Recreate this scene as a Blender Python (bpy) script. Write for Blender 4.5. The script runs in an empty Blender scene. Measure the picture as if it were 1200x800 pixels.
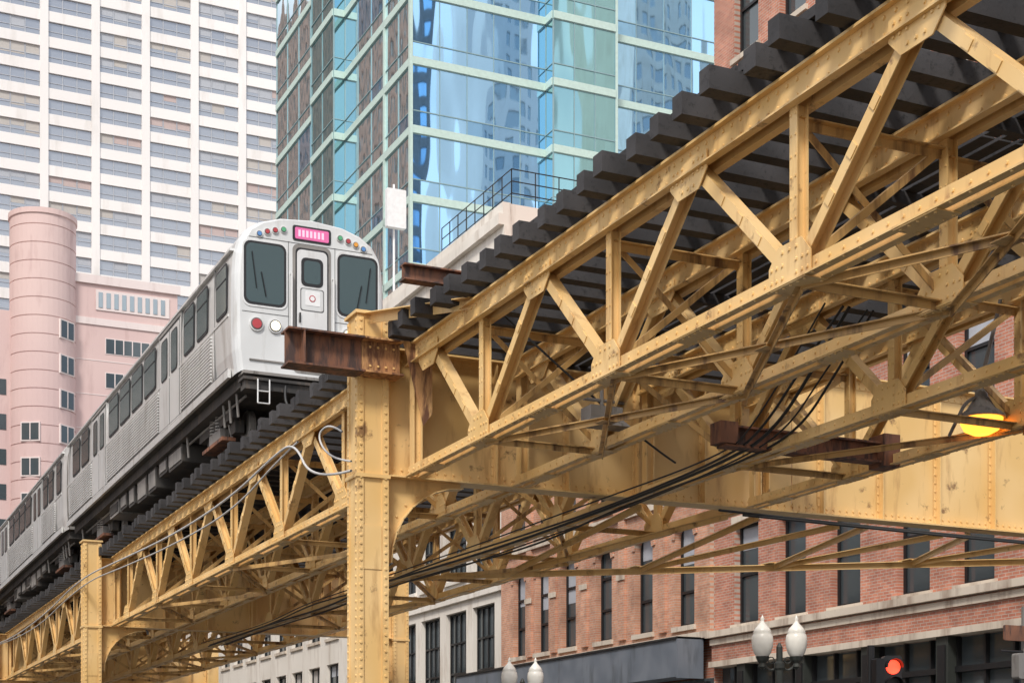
import bpy, math, random
from mathutils import Vector, Matrix
random.seed(7)
CZ=1.6
X=Vector((1,0,0));Y=Vector((0,1,0));Z=Vector((0,0,1))
def V(a,t,h): return Vector((a,t,h+CZ))
scene=bpy.context.scene
# ---------------------------------------------------------------- materials
MATS={}
def nodes_of(name):
    m=bpy.data.materials.new(name); m.use_nodes=True
    nt=m.node_tree; b=nt.nodes['Principled BSDF']
    return m,nt,b
def N(nt,typ,**k):
    n=nt.nodes.new(typ)
    for a,v in k.items(): setattr(n,a,v)
    return n
def c4(c): return (c[0],c[1],c[2],1)
def weathered(name,c1,c2,c3,rough=.5,metal=0,s1=1.2,s2=7,dirt=(.55,.72),streak=True,bump=0,spec=.5,rust=None):
    m,nt,b=nodes_of(name); L=nt.links
    geo=N(nt,'ShaderNodeNewGeometry')
    n1=N(nt,'ShaderNodeTexNoise'); n1.inputs['Scale'].default_value=s1; n1.inputs['Detail'].default_value=1
    L.new(geo.outputs['Position'],n1.inputs['Vector'])
    mp=N(nt,'ShaderNodeMapping'); mp.inputs['Scale'].default_value=(1,1,.2 if streak else 1)
    L.new(geo.outputs['Position'],mp.inputs['Vector'])
    n2=N(nt,'ShaderNodeTexNoise'); n2.inputs['Scale'].default_value=s2; n2.inputs['Detail'].default_value=4; n2.inputs['Roughness'].default_value=.65
    L.new(mp.outputs[0],n2.inputs['Vector'])
    r1=N(nt,'ShaderNodeMapRange'); r1.inputs[1].default_value=.35; r1.inputs[2].default_value=.65
    L.new(n1.outputs[0],r1.inputs[0])
    mix=N(nt,'ShaderNodeMix',data_type='RGBA'); mix.inputs[6].default_value=c4(c1); mix.inputs[7].default_value=c4(c2)
    L.new(r1.outputs[0],mix.inputs[0])
    r2=N(nt,'ShaderNodeMapRange'); r2.inputs[1].default_value=dirt[0]; r2.inputs[2].default_value=dirt[1]
    L.new(n2.outputs[0],r2.inputs[0])
    mix2=N(nt,'ShaderNodeMix',data_type='RGBA'); mix2.inputs[7].default_value=c4(c3)
    L.new(r2.outputs[0],mix2.inputs[0]); L.new(mix.outputs[2],mix2.inputs[6])
    out=mix2.outputs[2]
    if rust:
        n3=N(nt,'ShaderNodeTexNoise'); n3.inputs['Scale'].default_value=2.1; n3.inputs['Detail'].default_value=5; n3.inputs['Roughness'].default_value=.7
        L.new(geo.outputs['Position'],n3.inputs['Vector'])
        r3=N(nt,'ShaderNodeMapRange'); r3.inputs[1].default_value=.61; r3.inputs[2].default_value=.70; r3.inputs[4].default_value=.85
        L.new(n3.outputs[0],r3.inputs[0])
        mix3=N(nt,'ShaderNodeMix',data_type='RGBA'); mix3.inputs[7].default_value=c4(rust)
        L.new(r3.outputs[0],mix3.inputs[0]); L.new(out,mix3.inputs[6]); out=mix3.outputs[2]
    L.new(out,b.inputs['Base Color'])
    b.inputs['Roughness'].default_value=rough; b.inputs['Metallic'].default_value=metal
    b.inputs['Specular IOR Level'].default_value=spec
    if bump:
        bp=N(nt,'ShaderNodeBump'); bp.inputs['Strength'].default_value=bump; bp.inputs['Distance'].default_value=.02
        L.new(n2.outputs[0],bp.inputs['Height']); L.new(bp.outputs[0],b.inputs['Normal'])
    MATS[name]=m; return m
def plain(name,c,rough=.5,metal=0,emit=None,es=0):
    m,nt,b=nodes_of(name); L=nt.links
    n=N(nt,'ShaderNodeTexNoise'); n.inputs['Scale'].default_value=6; n.inputs['Detail'].default_value=1
    geo=N(nt,'ShaderNodeNewGeometry'); L.new(geo.outputs['Position'],n.inputs['Vector'])
    mix=N(nt,'ShaderNodeMix',data_type='RGBA'); mix.inputs[6].default_value=c4([x*.88 for x in c]); mix.inputs[7].default_value=c4([min(1,x*1.1) for x in c])
    L.new(n.outputs[0],mix.inputs[0]); L.new(mix.outputs[2],b.inputs['Base Color'])
    b.inputs['Roughness'].default_value=rough; b.inputs['Metallic'].default_value=metal
    if emit:
        b.inputs['Emission Color'].default_value=c4(emit); b.inputs['Emission Strength'].default_value=es
        m.cycles.emission_sampling='NONE'
    MATS[name]=m; return m
def glass(name,c,rough=.04,metal=.9,bump=.0,bs=.5):
    m,nt,b=nodes_of(name); L=nt.links
    b.inputs['Base Color'].default_value=c4(c); b.inputs['Roughness'].default_value=rough; b.inputs['Metallic'].default_value=metal
    if bump:
        geo=N(nt,'ShaderNodeNewGeometry')
        mp=N(nt,'ShaderNodeMapping'); mp.inputs['Scale'].default_value=(1,1,.22); L.new(geo.outputs['Position'],mp.inputs['Vector'])
        n=N(nt,'ShaderNodeTexNoise'); n.inputs['Scale'].default_value=bs; n.inputs['Detail'].default_value=1
        L.new(mp.outputs[0],n.inputs['Vector'])
        bp=N(nt,'ShaderNodeBump'); bp.inputs['Strength'].default_value=1; bp.inputs['Distance'].default_value=bump
        L.new(n.outputs[0],bp.inputs['Height']); L.new(bp.outputs[0],b.inputs['Normal'])
    MATS[name]=m; return m
def brick(name,axis,c1,c2,mortar):
    m,nt,b=nodes_of(name); L=nt.links
    geo=N(nt,'ShaderNodeNewGeometry'); sp=N(nt,'ShaderNodeSeparateXYZ'); L.new(geo.outputs['Position'],sp.inputs[0])
    cb=N(nt,'ShaderNodeCombineXYZ'); L.new(sp.outputs[axis],cb.inputs[0]); L.new(sp.outputs[2],cb.inputs[1])
    bt=N(nt,'ShaderNodeTexBrick'); bt.inputs['Scale'].default_value=1; bt.inputs['Brick Width'].default_value=.24; bt.inputs['Row Height'].default_value=.085
    bt.inputs['Mortar Size'].default_value=.010; bt.inputs['Color1'].default_value=c4(c1); bt.inputs['Color2'].default_value=c4(c2); bt.inputs['Mortar'].default_value=c4(mortar)
    L.new(cb.outputs[0],bt.inputs['Vector'])
    n=N(nt,'ShaderNodeTexNoise'); n.inputs['Scale'].default_value=.8; n.inputs['Detail'].default_value=5; n.inputs['Roughness'].default_value=.75; L.new(geo.outputs['Position'],n.inputs['Vector'])
    r=N(nt,'ShaderNodeMapRange'); r.inputs[1].default_value=.3; r.inputs[2].default_value=.7; r.inputs[3].default_value=.62; r.inputs[4].default_value=1.3; L.new(n.outputs[0],r.inputs[0])
    mu=N(nt,'ShaderNodeVectorMath',operation='SCALE'); L.new(bt.outputs[0],mu.inputs[0]); L.new(r.outputs[0],mu.inputs['Scale'])
    L.new(mu.outputs[0],b.inputs['Base Color']); b.inputs['Roughness'].default_value=.85
    MATS[name]=m; return m
weathered('steel_paint',(.73,.47,.18),(.81,.56,.26),(.42,.22,.08),rough=.42,dirt=(.56,.80),s1=.9,s2=3.2,rust=(.17,.08,.035))
weathered('steel_paint_shaded',(.52,.31,.11),(.68,.43,.17),(.16,.08,.035),rough=.5,dirt=(.50,.68),s1=1.4,s2=4)  # steel paint with a darkened base, painting in shade on bracing under the deck
weathered('rusty_steel',(.16,.07,.04),(.26,.11,.06),(.06,.035,.03),rough=.7,dirt=(.45,.6))
weathered('rust_stain',(.45,.22,.09),(.66,.40,.17),(.14,.06,.03),rough=.7,dirt=(.42,.6),s2=9)
weathered('tie_wood',(.026,.025,.027),(.055,.052,.054),(.012,.012,.013),rough=.8,s2=12,streak=False,bump=.3)
weathered('rail_steel',(.15,.10,.08),(.2,.14,.1),(.08,.05,.04),rough=.5,metal=.6)
weathered('car_steel',(.70,.69,.67),(.78,.77,.75),(.42,.38,.34),rough=.32,metal=.5,dirt=(.54,.82),s1=.7,s2=2.5)
weathered('car_roof',(.50,.49,.47),(.58,.57,.55),(.3,.28,.26),rough=.5,metal=.4,dirt=(.5,.75),s2=2)
weathered('car_white',(.62,.63,.63),(.68,.69,.69),(.38,.36,.33),rough=.35,dirt=(.55,.85),s2=3)
weathered('under_dark',(.03,.028,.027),(.06,.055,.05),(.12,.09,.07),rough=.7,dirt=(.55,.7))
weathered('under_grey',(.20,.19,.18),(.28,.26,.24),(.08,.07,.06),rough=.6)
plain('black_rubber',(.015,.015,.017),.5)
plain('black_metal',(.02,.02,.022),.4,.3)
plain('seam_dark',(.12,.12,.12),.6)
plain('cable_black',(.02,.02,.02),.5)
plain('cable_grey',(.5,.49,.48),.5)
plain('sign_pink',(.6,.12,.3),.4,0,(1,.22,.5),.22)
plain('sign_text',(.9,.5,.6),.4,0,(1,.5,.7),.4)
plain('sign_white',(.8,.8,.8),.4)
plain('lamp_red',(.45,.05,.06),.3); plain('lamp_blue',(.1,.25,.55),.3); plain('lamp_green',(.1,.4,.2),.3); plain('lamp_amber',(.8,.35,.05),.3)
plain('headlight',(.9,.85,.7),.2,0,(1,.85,.58),1.6)
plain('signal_red',(.9,.08,.04),.3,0,(1,.05,.02),3)
plain('sodium',(1,.45,.08),.3,0,(1,.33,.03),3.2)
plain('globe',(.82,.80,.74),.25)
glass('car_glass',(.055,.085,.09),.05,.35)
glass('window_glass',(.10,.12,.13),.06,.45)
glass('window_glass_light',(.32,.38,.42),.08,.5)
glass('office_glass',(.36,.39,.44),.1,.5)
plain('blind_beige',(.48,.45,.42),.6); plain('blind_grey',(.42,.44,.48),.5); plain('blind_warm',(.50,.40,.38),.6)
glass('tower_glass_blue',(.40,.68,.95),.02,.95,.030,.5)
glass('tower_glass_deep',(.30,.56,.84),.02,.95,.030,.5)
glass('tower_glass_teal',(.29,.52,.57),.03,.9,.03,.6)
glass('tower_glass_pale',(.62,.78,.84),.02,.92,.025,.5)
plain('tower_band',(.52,.66,.60),.4,.1); plain('tower_mullion',(.28,.40,.42),.4,.3)
weathered('white_concrete',(.80,.77,.75),(.84,.81,.79),(.68,.65,.62),rough=.8,s1=.05,s2=.3)
weathered('pink_stone',(.62,.45,.43),(.67,.50,.47),(.53,.37,.35),rough=.8,s1=.1,s2=.5)
weathered('pink_pale',(.72,.62,.60),(.76,.67,.64),(.6,.5,.48),rough=.8,s1=.1,s2=.5)
weathered('limestone',(.55,.47,.38),(.64,.56,.46),(.34,.26,.20),rough=.8,s1=.4,s2=2,dirt=(.48,.7))
weathered('cream_wall',(.70,.65,.58),(.78,.73,.66),(.50,.43,.36),rough=.8,s1=.3,s2=1.5,dirt=(.5,.75))
weathered('fascia_grey',(.12,.14,.17),(.16,.18,.21),(.07,.08,.09),rough=.5,s2=1.5)
weathered('asphalt',(.05,.05,.05),(.07,.07,.068),(.035,.035,.035),rough=.9,streak=False)
weathered('sidewalk',(.32,.31,.29),(.38,.37,.35),(.24,.23,.21),rough=.9,streak=False)
weathered('ground_dirt',(.2,.19,.17),(.25,.24,.22),(.15,.14,.13),rough=.9,streak=False,s1=.05,s2=.5)
plain('road_paint',(.7,.7,.68),.7); plain('road_paint_yellow',(.65,.45,.08),.7)
plain('lamp_post_green',(.05,.055,.05),.45,.3)
brick('brick_red',1,(.52,.21,.13),(.40,.145,.095),(.45,.36,.30))
brick('brick_orange',1,(.58,.29,.18),(.47,.21,.13),(.48,.38,.30))
brick('brick_red_x',0,(.50,.19,.12),(.40,.14,.09),(.42,.34,.28))
brick('brick_far',1,(.58,.33,.25),(.50,.28,.21),(.5,.4,.34))
# ---------------------------------------------------------------- mesh builder
class MB:
    def __init__(s): s.v=[];s.f=[];s.m=[];s.mats=[]
    def mi(s,n):
        if n not in s.mats: s.mats.append(n)
        return s.mats.index(n)
    def poly(s,pts,mat):
        k=len(s.v); s.v+= [tuple(p) for p in pts]; s.f.append(tuple(range(k,k+len(pts)))); s.m.append(s.mi(mat))
    def obox(s,c,a,b,d,mat):
        k=len(s.v)
        for sx in(-1,1):
            for sy in(-1,1):
                for sz in(-1,1): s.v.append(tuple(c+a*sx+b*sy+d*sz))
        flip=a.cross(b).dot(d)<0
        i=s.mi(mat)
        for q in((0,1,3,2),(4,6,7,5),(0,4,5,1),(2,3,7,6),(0,2,6,4),(1,5,7,3)):
            q=q[::-1] if flip else q
            s.f.append(tuple(k+j for j in q)); s.m.append(i)
    def box(s,x0,x1,y0,y1,z0,z1,mat):
        s.obox(Vector(((x0+x1)/2,(y0+y1)/2,(z0+z1)/2)),X*((x1-x0)/2),Y*((y1-y0)/2),Z*((z1-z0)/2),mat)
    def beam(s,p0,p1,n,wid,thk,mat,off=0):
        d=p1-p0; L=d.length; d=d/L; n=(n-d*n.dot(d)).normalized(); w=d.cross(n)
        s.obox((p0+p1)/2+n*off,d*(L/2),w*(wid/2),n*(thk/2),mat)
    def ibeam(s,p0,p1,n,wid,dep,mat,t=.022):
        s.beam(p0,p1,n,wid,t,mat,dep/2-t/2); s.beam(p0,p1,n,wid,t,mat,-dep/2+t/2); s.beam(p0,p1,n,t,dep-2*t,mat)
    def angle(s,p0,p1,n,w,mat,t=.015):
        d=(p1-p0).normalized(); nn=(n-d*n.dot(d)).normalized(); q=d.cross(nn)
        s.beam(p0,p1,nn,w,t,mat); s.beam(p0+q*(w/2-t/2)+nn*(w/2+t/2),p1+q*(w/2-t/2)+nn*(w/2+t/2),q,w,t,mat)
    def cyl(s,p0,p1,r,mat,n=12,r1=None,caps=True):
        if r1 is None: r1=r
        d=(p1-p0).normalized(); a=d.orthogonal().normalized(); b=d.cross(a); k=len(s.v); i=s.mi(mat)
        for j in range(n):
            th=2*math.pi*j/n; e=a*math.cos(th)+b*math.sin(th); s.v.append(tuple(p0+e*r)); s.v.append(tuple(p1+e*r1))
        for j in range(n):
            q=(j+1)%n; s.f.append((k+2*j,k+2*q,k+2*q+1,k+2*j+1)); s.m.append(i)
        if caps:
            s.f.append(tuple(k+2*j for j in range(n))[::-1]); s.m.append(i); s.f.append(tuple(k+2*j+1 for j in range(n))); s.m.append(i)
    def lathe(s,c,prof,mat,n=16):
        k=len(s.v); i=s.mi(mat)
        for r,z in prof:
            for j in range(n):
                th=2*math.pi*j/n; s.v.append((c[0]+r*math.cos(th),c[1]+r*math.sin(th),c[2]+z))
        for a in range(len(prof)-1):
            for j in range(n):
                q=(j+1)%n; s.f.append((k+a*n+j,k+a*n+q,k+(a+1)*n+q,k+(a+1)*n+j)); s.m.append(i)
    def rivet(s,p,n,r,mat):
        a=n.orthogonal().normalized(); b=n.cross(a); k=len(s.v); i=s.mi(mat)
        for rr,hh in((r,0),(r*.75,r*.65)):
            for j in range(6):
                th=j*math.pi/3; s.v.append(tuple(p+(a*math.cos(th)+b*math.sin(th))*rr+n*hh))
        for j in range(6):
            q=(j+1)%6; s.f.append((k+j,k+q,k+6+q,k+6+j)); s.m.append(i)
        s.f.append(tuple(k+6+j for j in range(6))); s.m.append(i)
    def rivets(s,p0,p1,n,sp,r=.024,mat='steel_paint'):
        L=(p1-p0).length; k=max(1,int(L/sp))
        for j in range(k+1): s.rivet(p0.lerp(p1,(j+.0)/k),n,r,mat)
    def extr(s,pts,n,thk,mat):
        k=len(s.v); m=len(pts); i=s.mi(mat)
        for p in pts: s.v.append(tuple(p))
        for p in pts: s.v.append(tuple(p+n*thk))
        s.f.append(tuple(range(k,k+m))[::-1]); s.m.append(i); s.f.append(tuple(range(k+m,k+2*m))); s.m.append(i)
        for j in range(m):
            q=(j+1)%m; s.f.append((k+j,k+q,k+m+q,k+m+j)); s.m.append(i)
    def rrect(s,c,U,W,n,w,h,r,thk,mat,seg=4):
        pts=[]
        for cx,cy,a0 in((1,1,0),(-1,1,90),(-1,-1,180),(1,-1,270)):
            for j in range(seg+1):
                th=math.radians(a0+90*j/seg)
                pts.append(c+U*(cx*(w/2-r)+math.cos(th)*r)+W*(cy*(h/2-r)+math.sin(th)*r))
        if U.cross(W).dot(n)<0: pts=pts[::-1]
        s.extr(pts,n,thk,mat)
    def obj(s,name,parent=None,smooth=False):
        me=bpy.data.meshes.new(name); me.from_pydata(s.v,[],s.f)
        for m in s.mats: me.materials.append(MATS[m])
        me.polygons.foreach_set('material_index',s.m)
        if smooth: me.polygons.foreach_set('use_smooth',[True]*len(s.f))
        me.update(); o=bpy.data.objects.new(name,me); scene.collection.objects.link(o)
        if parent: o.parent=parent
        return o
def empty(name,loc=(0,0,0)):
    o=bpy.data.objects.new(name,None); scene.collection.objects.link(o); return o
def curve(name,pts,r,mat,parent):
    cu=bpy.data.curves.new(name,'CURVE'); cu.dimensions='3D'; cu.bevel_depth=r; cu.bevel_resolution=1; cu.resolution_u=8
    sp=cu.splines.new('NURBS'); sp.points.add(len(pts)-1); sp.use_endpoint_u=True; sp.order_u=3
    for p,q in zip(sp.points,pts): p.co=(q[0],q[1],q[2],1)
    cu.materials.append(MATS[mat]); o=bpy.data.objects.new(name,cu); scene.collection.objects.link(o); o.parent=parent
    return o
# ---------------------------------------------------------------- elevated railway
EL=empty('elevated_railway')
HB=5.12; HT=7.22; TR=[9.3,11.2,13.6,15.8]; BENTS=[-.9,24.1,49.1,74.1,99.1,124.1,149.1]
P=1.95
def gusset(m,a,t,h,w,hh,mat='steel_paint'):
    x=a-.105
    # tapered plate
    s=1 if h>6 else -1
    pts=[Vector((x-.014,t-w/2,h+s*hh/2+CZ)),Vector((x-.014,t+w/2,h+s*hh/2+CZ)),Vector((x-.014,t+w/2,h+CZ-s*hh*.1)),Vector((x-.014,t+w*.28,h-s*hh*.62+CZ)),Vector((x-.014,t-w*.28,h-s*hh*.62+CZ)),Vector((x-.014,t-w/2,h+CZ-s*hh*.1))]
    if s<0: pts=pts[::-1]
    m.extr(pts[::-1],X,.014,mat)
def truss(m,a,nodes,t0,t1,riv,M='steel_paint'):
    m.box(a-.16,a+.16,t0,t1,HT+CZ-.03,HT+CZ,M)
    m.box(a-.09,a-.065,t0,t1,HT-.33+CZ,HT-.03+CZ,M); m.box(a+.065,a+.09,t0,t1,HT-.33+CZ,HT-.03+CZ,M)
    m.box(a-.17,a-.092,t0,t1,HT-.33+CZ,HT-.31+CZ,M); m.box(a+.092,a+.17,t0,t1,HT-.33+CZ,HT-.31+CZ,M)
    m.box(a-.15,a-.045,t0,t1,HB+CZ,HB+.02+CZ,M); m.box(a+.045,a+.15,t0,t1,HB+CZ,HB+.02+CZ,M)
    m.box(a-.09,a-.07,t0,t1,HB+.02+CZ,HB+.17+CZ,M); m.box(a+.07,a+.09,t0,t1,HB+.02+CZ,HB+.17+CZ,M)
    for i,(t,top) in enumerate(nodes):
        m.box(a-.14,a+.14,t-.3,t+.3,HB-.014+CZ,HB-.002+CZ,M)
        if riv:
            for dx in(-.24,-.12,0,.12,.24):
                for sx in(-.1,.1): m.rivet(V(a+sx,t+dx,HB-.014),-Z,.02,M)
        if not top:
            m.ibeam(V(a,t,HB+.1),V(a,t,HT-.3),X,.13,.14,M,.015)
            gusset(m,a,t,HB+.2,.72,.34)
            if riv:
                m.rivets(V(a-.07,t-.04,HB+.45),V(a-.07,t-.04,HT-.4),-X,.2,.016,M); m.rivets(V(a-.07,t+.04,HB+.45),V(a-.07,t+.04,HT-.4),-X,.2,.016,M)
        else:
            gusset(m,a,t,HT-.34,.78,.34)
        if i+1<len(nodes):
            t2,top2=nodes[i+1]
            h1=HT-.3 if top else HB+.16; h2=HT-.3 if top2 else HB+.16
            s=.1*(1 if t2>t else -1)
            p0=V(a,t+s,h1);p1=V(a,t2-s,h2)
            m.beam(p0,p1,X,.13,.015,M,-.075); m.beam(p0,p1,X,.13,.015,M,.075)
            d=(p1-p0).normalized(); w=d.cross(X)
            m.beam(p0+w*.055,p1+w*.055,X,.015,.134,M)
            if riv:
                for f in(.3,.5,.7):
                    q=p0.lerp(p1,f); m.beam(q-d*.07,q+d*.07,X,.10,.012,M,-.089)
        if riv:
            hh=HT-.30 if top else HB+.16
            for dx in(-.31,-.22,-.12,.12,.22,.31):
                for dz in(-.05,.08,): m.rivet(V(a-.119,t+dx,hh+(dz if top else -dz)),-X,.022,M)
            for dx in(-.12,0,.12): m.rivet(V(a-.119,t+dx,hh+(-.18 if top else .18)),-X,.022,M)
    if riv:
        ta,tb=min(t0,t1),max(t0,t1)
        m.rivets(V(a-.09,ta,HT-.09),V(a-.09,tb,HT-.09),-X,.17,.025)
        m.rivets(V(a-.09,ta,HT-.25),V(a-.09,tb,HT-.25),-X,.17,.025)
        m.rivets(V(a-.12,ta,HB),V(a-.12,tb,HB),-Z,.25,.02)
        m.rivets(V(a+.12,ta,HB),V(a+.12,tb,HB),-Z,.25,.02)
        m.rivets(V(a-.09,ta,HB+.1),V(a-.09,tb,HB+.1),-X,.22,.02)
def laterals(m,a1,a2,nodes,both=False):
    M='steel_paint_shaded'
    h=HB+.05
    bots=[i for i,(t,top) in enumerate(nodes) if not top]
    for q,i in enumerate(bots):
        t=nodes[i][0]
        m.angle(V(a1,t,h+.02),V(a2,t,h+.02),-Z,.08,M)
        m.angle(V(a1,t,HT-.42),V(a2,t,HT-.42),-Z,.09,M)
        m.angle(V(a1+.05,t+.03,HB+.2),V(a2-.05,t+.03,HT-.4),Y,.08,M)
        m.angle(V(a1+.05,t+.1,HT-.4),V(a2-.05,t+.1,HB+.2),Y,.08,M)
        if q+1<len(bots):
            t2=nodes[bots[q+1]][0]
            if q%2==0 or both: m.angle(V(a1,t,h-.02),V(a2,t2,h-.02),-Z,.07,M)
            if q%2==1 or both: m.angle(V(a2,t,h-.06),V(a1,t2,h-.06),-Z,.07,M)
            if both: mt=(t+t2)/2; m.box((a1+a2)/2-.12,(a1+a2)/2+.12,mt-.12,mt+.12,h-.095+CZ,h-.085+CZ,M)
for b in range(len(BENTS)-1):
    T0,T1=BENTS[b],BENTS[b+1]
    if b==0: nodes=[(22.95-P*i,i%2==0) for i in range(11)]; lo,hi=1.5,T1-.25
    else:
        nodes=[(T0+1.15+P*i,i%2==0) for i in range(12)]; lo,hi=T0+.25,T1-.25
    m=MB()
    for k,a in enumerate(TR):
        truss(m,a,nodes,lo,hi,riv=(k<2 and b<2) or b==0,M='steel_paint')
        for te in([hi] if b==0 else [lo,hi]):
            m.ibeam(V(a,te-.1 if te==hi else te+.1,HB+.1),V(a,te-.1 if te==hi else te+.1,HT-.3),X,.16,.16,'steel_paint')
    m.obj('truss_span',EL)
    m=MB(); laterals(m,TR[0],TR[1],nodes,b==0); laterals(m,TR[2],TR[3],nodes)
    for j,(t,top) in enumerate(nodes):
        if not top and j%4==1:
            m.angle(V(TR[1],t,HT-.5),V(TR[2],t,HT-.5),-Z,.1,'steel_paint_shaded')
            m.angle(V(TR[1],t+.05,HT-.5),V(TR[2],t+.05,HB+.15),Y,.09,'steel_paint_shaded')
    m.obj('lateral_bracing',EL)
def column(m,a,t,top,riv=True):
    w,dp=.25,.23; M='steel_paint'
    m.box(a-w,a+w,t-dp,t+dp,0,top+CZ,M)
    for sx in(-1,1):
        x0,x1=(a-w-.014,a-w+.09) if sx<0 else (a+w-.09,a+w+.014)
        m.box(x0,x1,t-dp-.03,t-dp-.002,0.02,top+CZ-.05,M)
        xr=a+sx*(w-.04)
        if riv: m.rivets(V(xr,t-dp-.03,-1.0),V(xr,t-dp-.03,top-.1),-Y,.13,.027)
    m.box(a-w-.016,a-w-.002,t-dp-.016,t-dp+.09,0.02,top+CZ-.05,M); m.box(a-w-.016,a-w-.002,t+dp-.09,t+dp+.01,.02,top+CZ-.05,M)
    if riv:
        for yy in(t-dp+.04,t+dp-.04): m.rivets(V(a-w-.016,yy,-1),V(a-w-.016,yy,top-.1),-X,.13,.024)
    m.box(a-w-.08,a+w+.08,t-dp-.08,t+dp+.08,0,.35,M)
    m.box(a-w-.05,a+w+.05,t-dp-.06,t+dp+.06,top+CZ,top+CZ+.05,M)
    m.box(a-w-.04,a+w+.04,t-dp-.05,t+dp+.05,HB-.06+CZ,HB+.0+CZ,M)
    m.box(a-w+.1,a+w-.1,t-dp-.014,t-dp-.002,3.6+CZ,4.3+CZ,M)
def bracket(m,a,t,sgn,r=1.25):
    M='steel_paint'; x0=a+sgn*.25; pts=[V(x0,t-.012,HB),V(x0,t-.012,HB-r*1.1)]
    arc=[]
    for j in range(9):
        th=math.pi/2*j/8
        arc.append(V(x0+sgn*(.12+r*(1-math.cos(th))),t-.012,HB-r*1.1+(r*1.1-.08)*math.sin(th)))
    pts+=arc+[V(x0+sgn*(.12+r),t-.012,HB)]
    if sgn>0: pts=pts[::-1]
    m.extr(pts,Y,.024,M)
    for j in range(8):
        d=(arc[j+1]-arc[j]); n=d.cross(Y).normalized(); m.beam(arc[j]+Y*.012,arc[j+1]+Y*.012+d*.05,n,.22,.018,M)
        m.rivet(arc[j]+Vector((-sgn*.09,-.004,.05)),-Y,.024,M)
def girder(m,t,a0,a1,top,extra=None):
    M='steel_paint'
    m.box(a0,a1,t-.012,t+.012,HB+.03+CZ,top-.03+CZ,M)
    m.box(a0,a1,t-.2,t+.2,top-.03+CZ,top+CZ,M); m.box(a0,a1,t-.2,t+.2,HB+CZ-.0,HB+.03+CZ,M)
    m.box(a0,a1,t-.03,t-.0125,HB+.03+CZ,HB+.2+CZ,M); m.box(a0,a1,t-.03,t-.0125,top-.2+CZ,top-.03+CZ,M)
    for hh in(HB+.07,HB+.15,top-.08,top-.16): m.rivets(V(a0,t-.03,hh),V(a1,t-.03,hh),-Y,.15,.026)
    x=a0+.6
    while x<a1:
        m.box(x-.06,x+.06,t-.045,t-.031,HB+.04+CZ,top-.04+CZ,M); m.box(x-.012,x+.012,t-.17,t-.045,HB+.04+CZ,top-.04+CZ,M)
        m.rivets(V(x-.04,t-.045,HB+.2),V(x-.04,t-.045,top-.2),-Y,.15,.023)
        m.rivets(V(x+.04,t-.045,HB+.2),V(x+.04,t-.045,top-.2),-Y,.15,.023)
        x+=1.35
for i,t in enumerate(BENTS[1:-1]):
    m=MB(); column(m,8.6,t,7.66,i<2); m.obj('column',EL)
    m=MB(); ar=27.0 if i==0 else 18.6
    if i==0:
        girder(m,t,8.87,16.8,7.2); girder(m,t,16.82,26.0,7.75)
    else: girder(m,t,8.87,ar-.27,7.2)
    bracket(m,8.6,t,1)
    if i: bracket(m,ar,t,-1)
    m.obj('cross_girder',EL)
    if i: m=MB(); column(m,ar,t,7.3,i<2); m.obj('column',EL)
m=MB(); column(m,26.25,24.1,7.76,True); m.obj('column',EL)
m=MB()
m.ibeam(V(7.1,23.72,6.93),V(8.35,23.72,6.93),Z,.42,.56,'rusty_steel',.03)
m.box(7.35,7.37,23.5,23.71,6.68+CZ,7.18+CZ,'rusty_steel')
m.ibeam(V(8.36,23.72,6.93),V(9.0,23.72,6.93),Z,.42,.56,'rust_stain',.03)
m.rivets(V(8.5,23.705,7.1),V(8.9,23.705,7.1),-Y,.1,.022); m.rivets(V(8.5,23.705,6.8),V(8.9,23.705,6.8),-Y,.1,.022)
m.angle(V(8.5,23.8,7.66),V(9.2,21.2,7.26),-Z,.14,'steel_paint')
m.extr([V(9.0,23.55,7.22),V(9.5,23.55,7.22),V(9.5,23.55,6.1),V(9.35,23.55,5.9)],Y,.02,'rust_stain')
m.ibeam(V(8.35,21.9,7.72),V(10.0,21.9,7.72),Z,.22,.24,'rusty_steel')
m.ibeam(V(12.7,20,5.32),V(15.7,20,5.32),Z,.26,.32,'rusty_steel',.03)
m.box(12.6,12.9,19.85,20.15,5.2+CZ,5.52+CZ,'rusty_steel'); m.box(15.55,15.85,19.8,20.2,5.1+CZ,5.6+CZ,'rusty_steel')
m.obj('spare_beam_brackets',EL)
m=MB()
A=Vector((14.0,33.9,HB+CZ)); B=Vector((26.3,25.3,HB+CZ))
m.angle(A,B,-Z,.12,'steel_paint')
for k in range(5):
    q=A.lerp(B,(k+.5)/5); g0=Vector((q.x-1.5,24.3,HB+CZ-.02)); g1=Vector((q.x+.3,24.3,HB+CZ-.05))
    m.angle(q,g0,-Z,.09,'steel_paint'); m.angle(q,g1,-Z,.09,'steel_paint'); m.box(q.x-.2,q.x+.2,q.y-.2,q.y+.2,q.z+.02,q.z+.035,'steel_paint')
m.obj('wind_bracing',EL)
# ties, guard timbers, rails
m=MB()
t=2.0;i=0
while t<150:
    for (c,x0,x1) in((10.17,8.74,11.75),(14.7,13.25,16.3)):
        e=random.uniform(-.09,.09)
        dz=random.uniform(-.02,.02); w=random.uniform(.095,.115); sk=random.uniform(-.02,.02)
        cc=V((x0+x1)/2+e,t,(7.25+7.5)/2+dz*.5); m.obox(cc,Vector(((x1-x0)/2,sk,0)),Y*w,Z*(.125-abs(dz)*.3),'tie_wood')
    t+=.60+random.uniform(-.03,.03); i+=1
for x in(9.14,11.4,13.6,15.9):
    y=2.0
    while y<150: m.box(x-.08,x+.08,y,y+5.95,7.515+CZ,7.62+CZ,'tie_wood'); y+=6
for x in(11.95,12.2,12.45,12.7,12.95):
    y=2
    while y<150: m.box(x-.095,x+.095,y,y+3.96,7.45+CZ,7.5+CZ,'tie_wood'); y+=4
t=2.5
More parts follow.
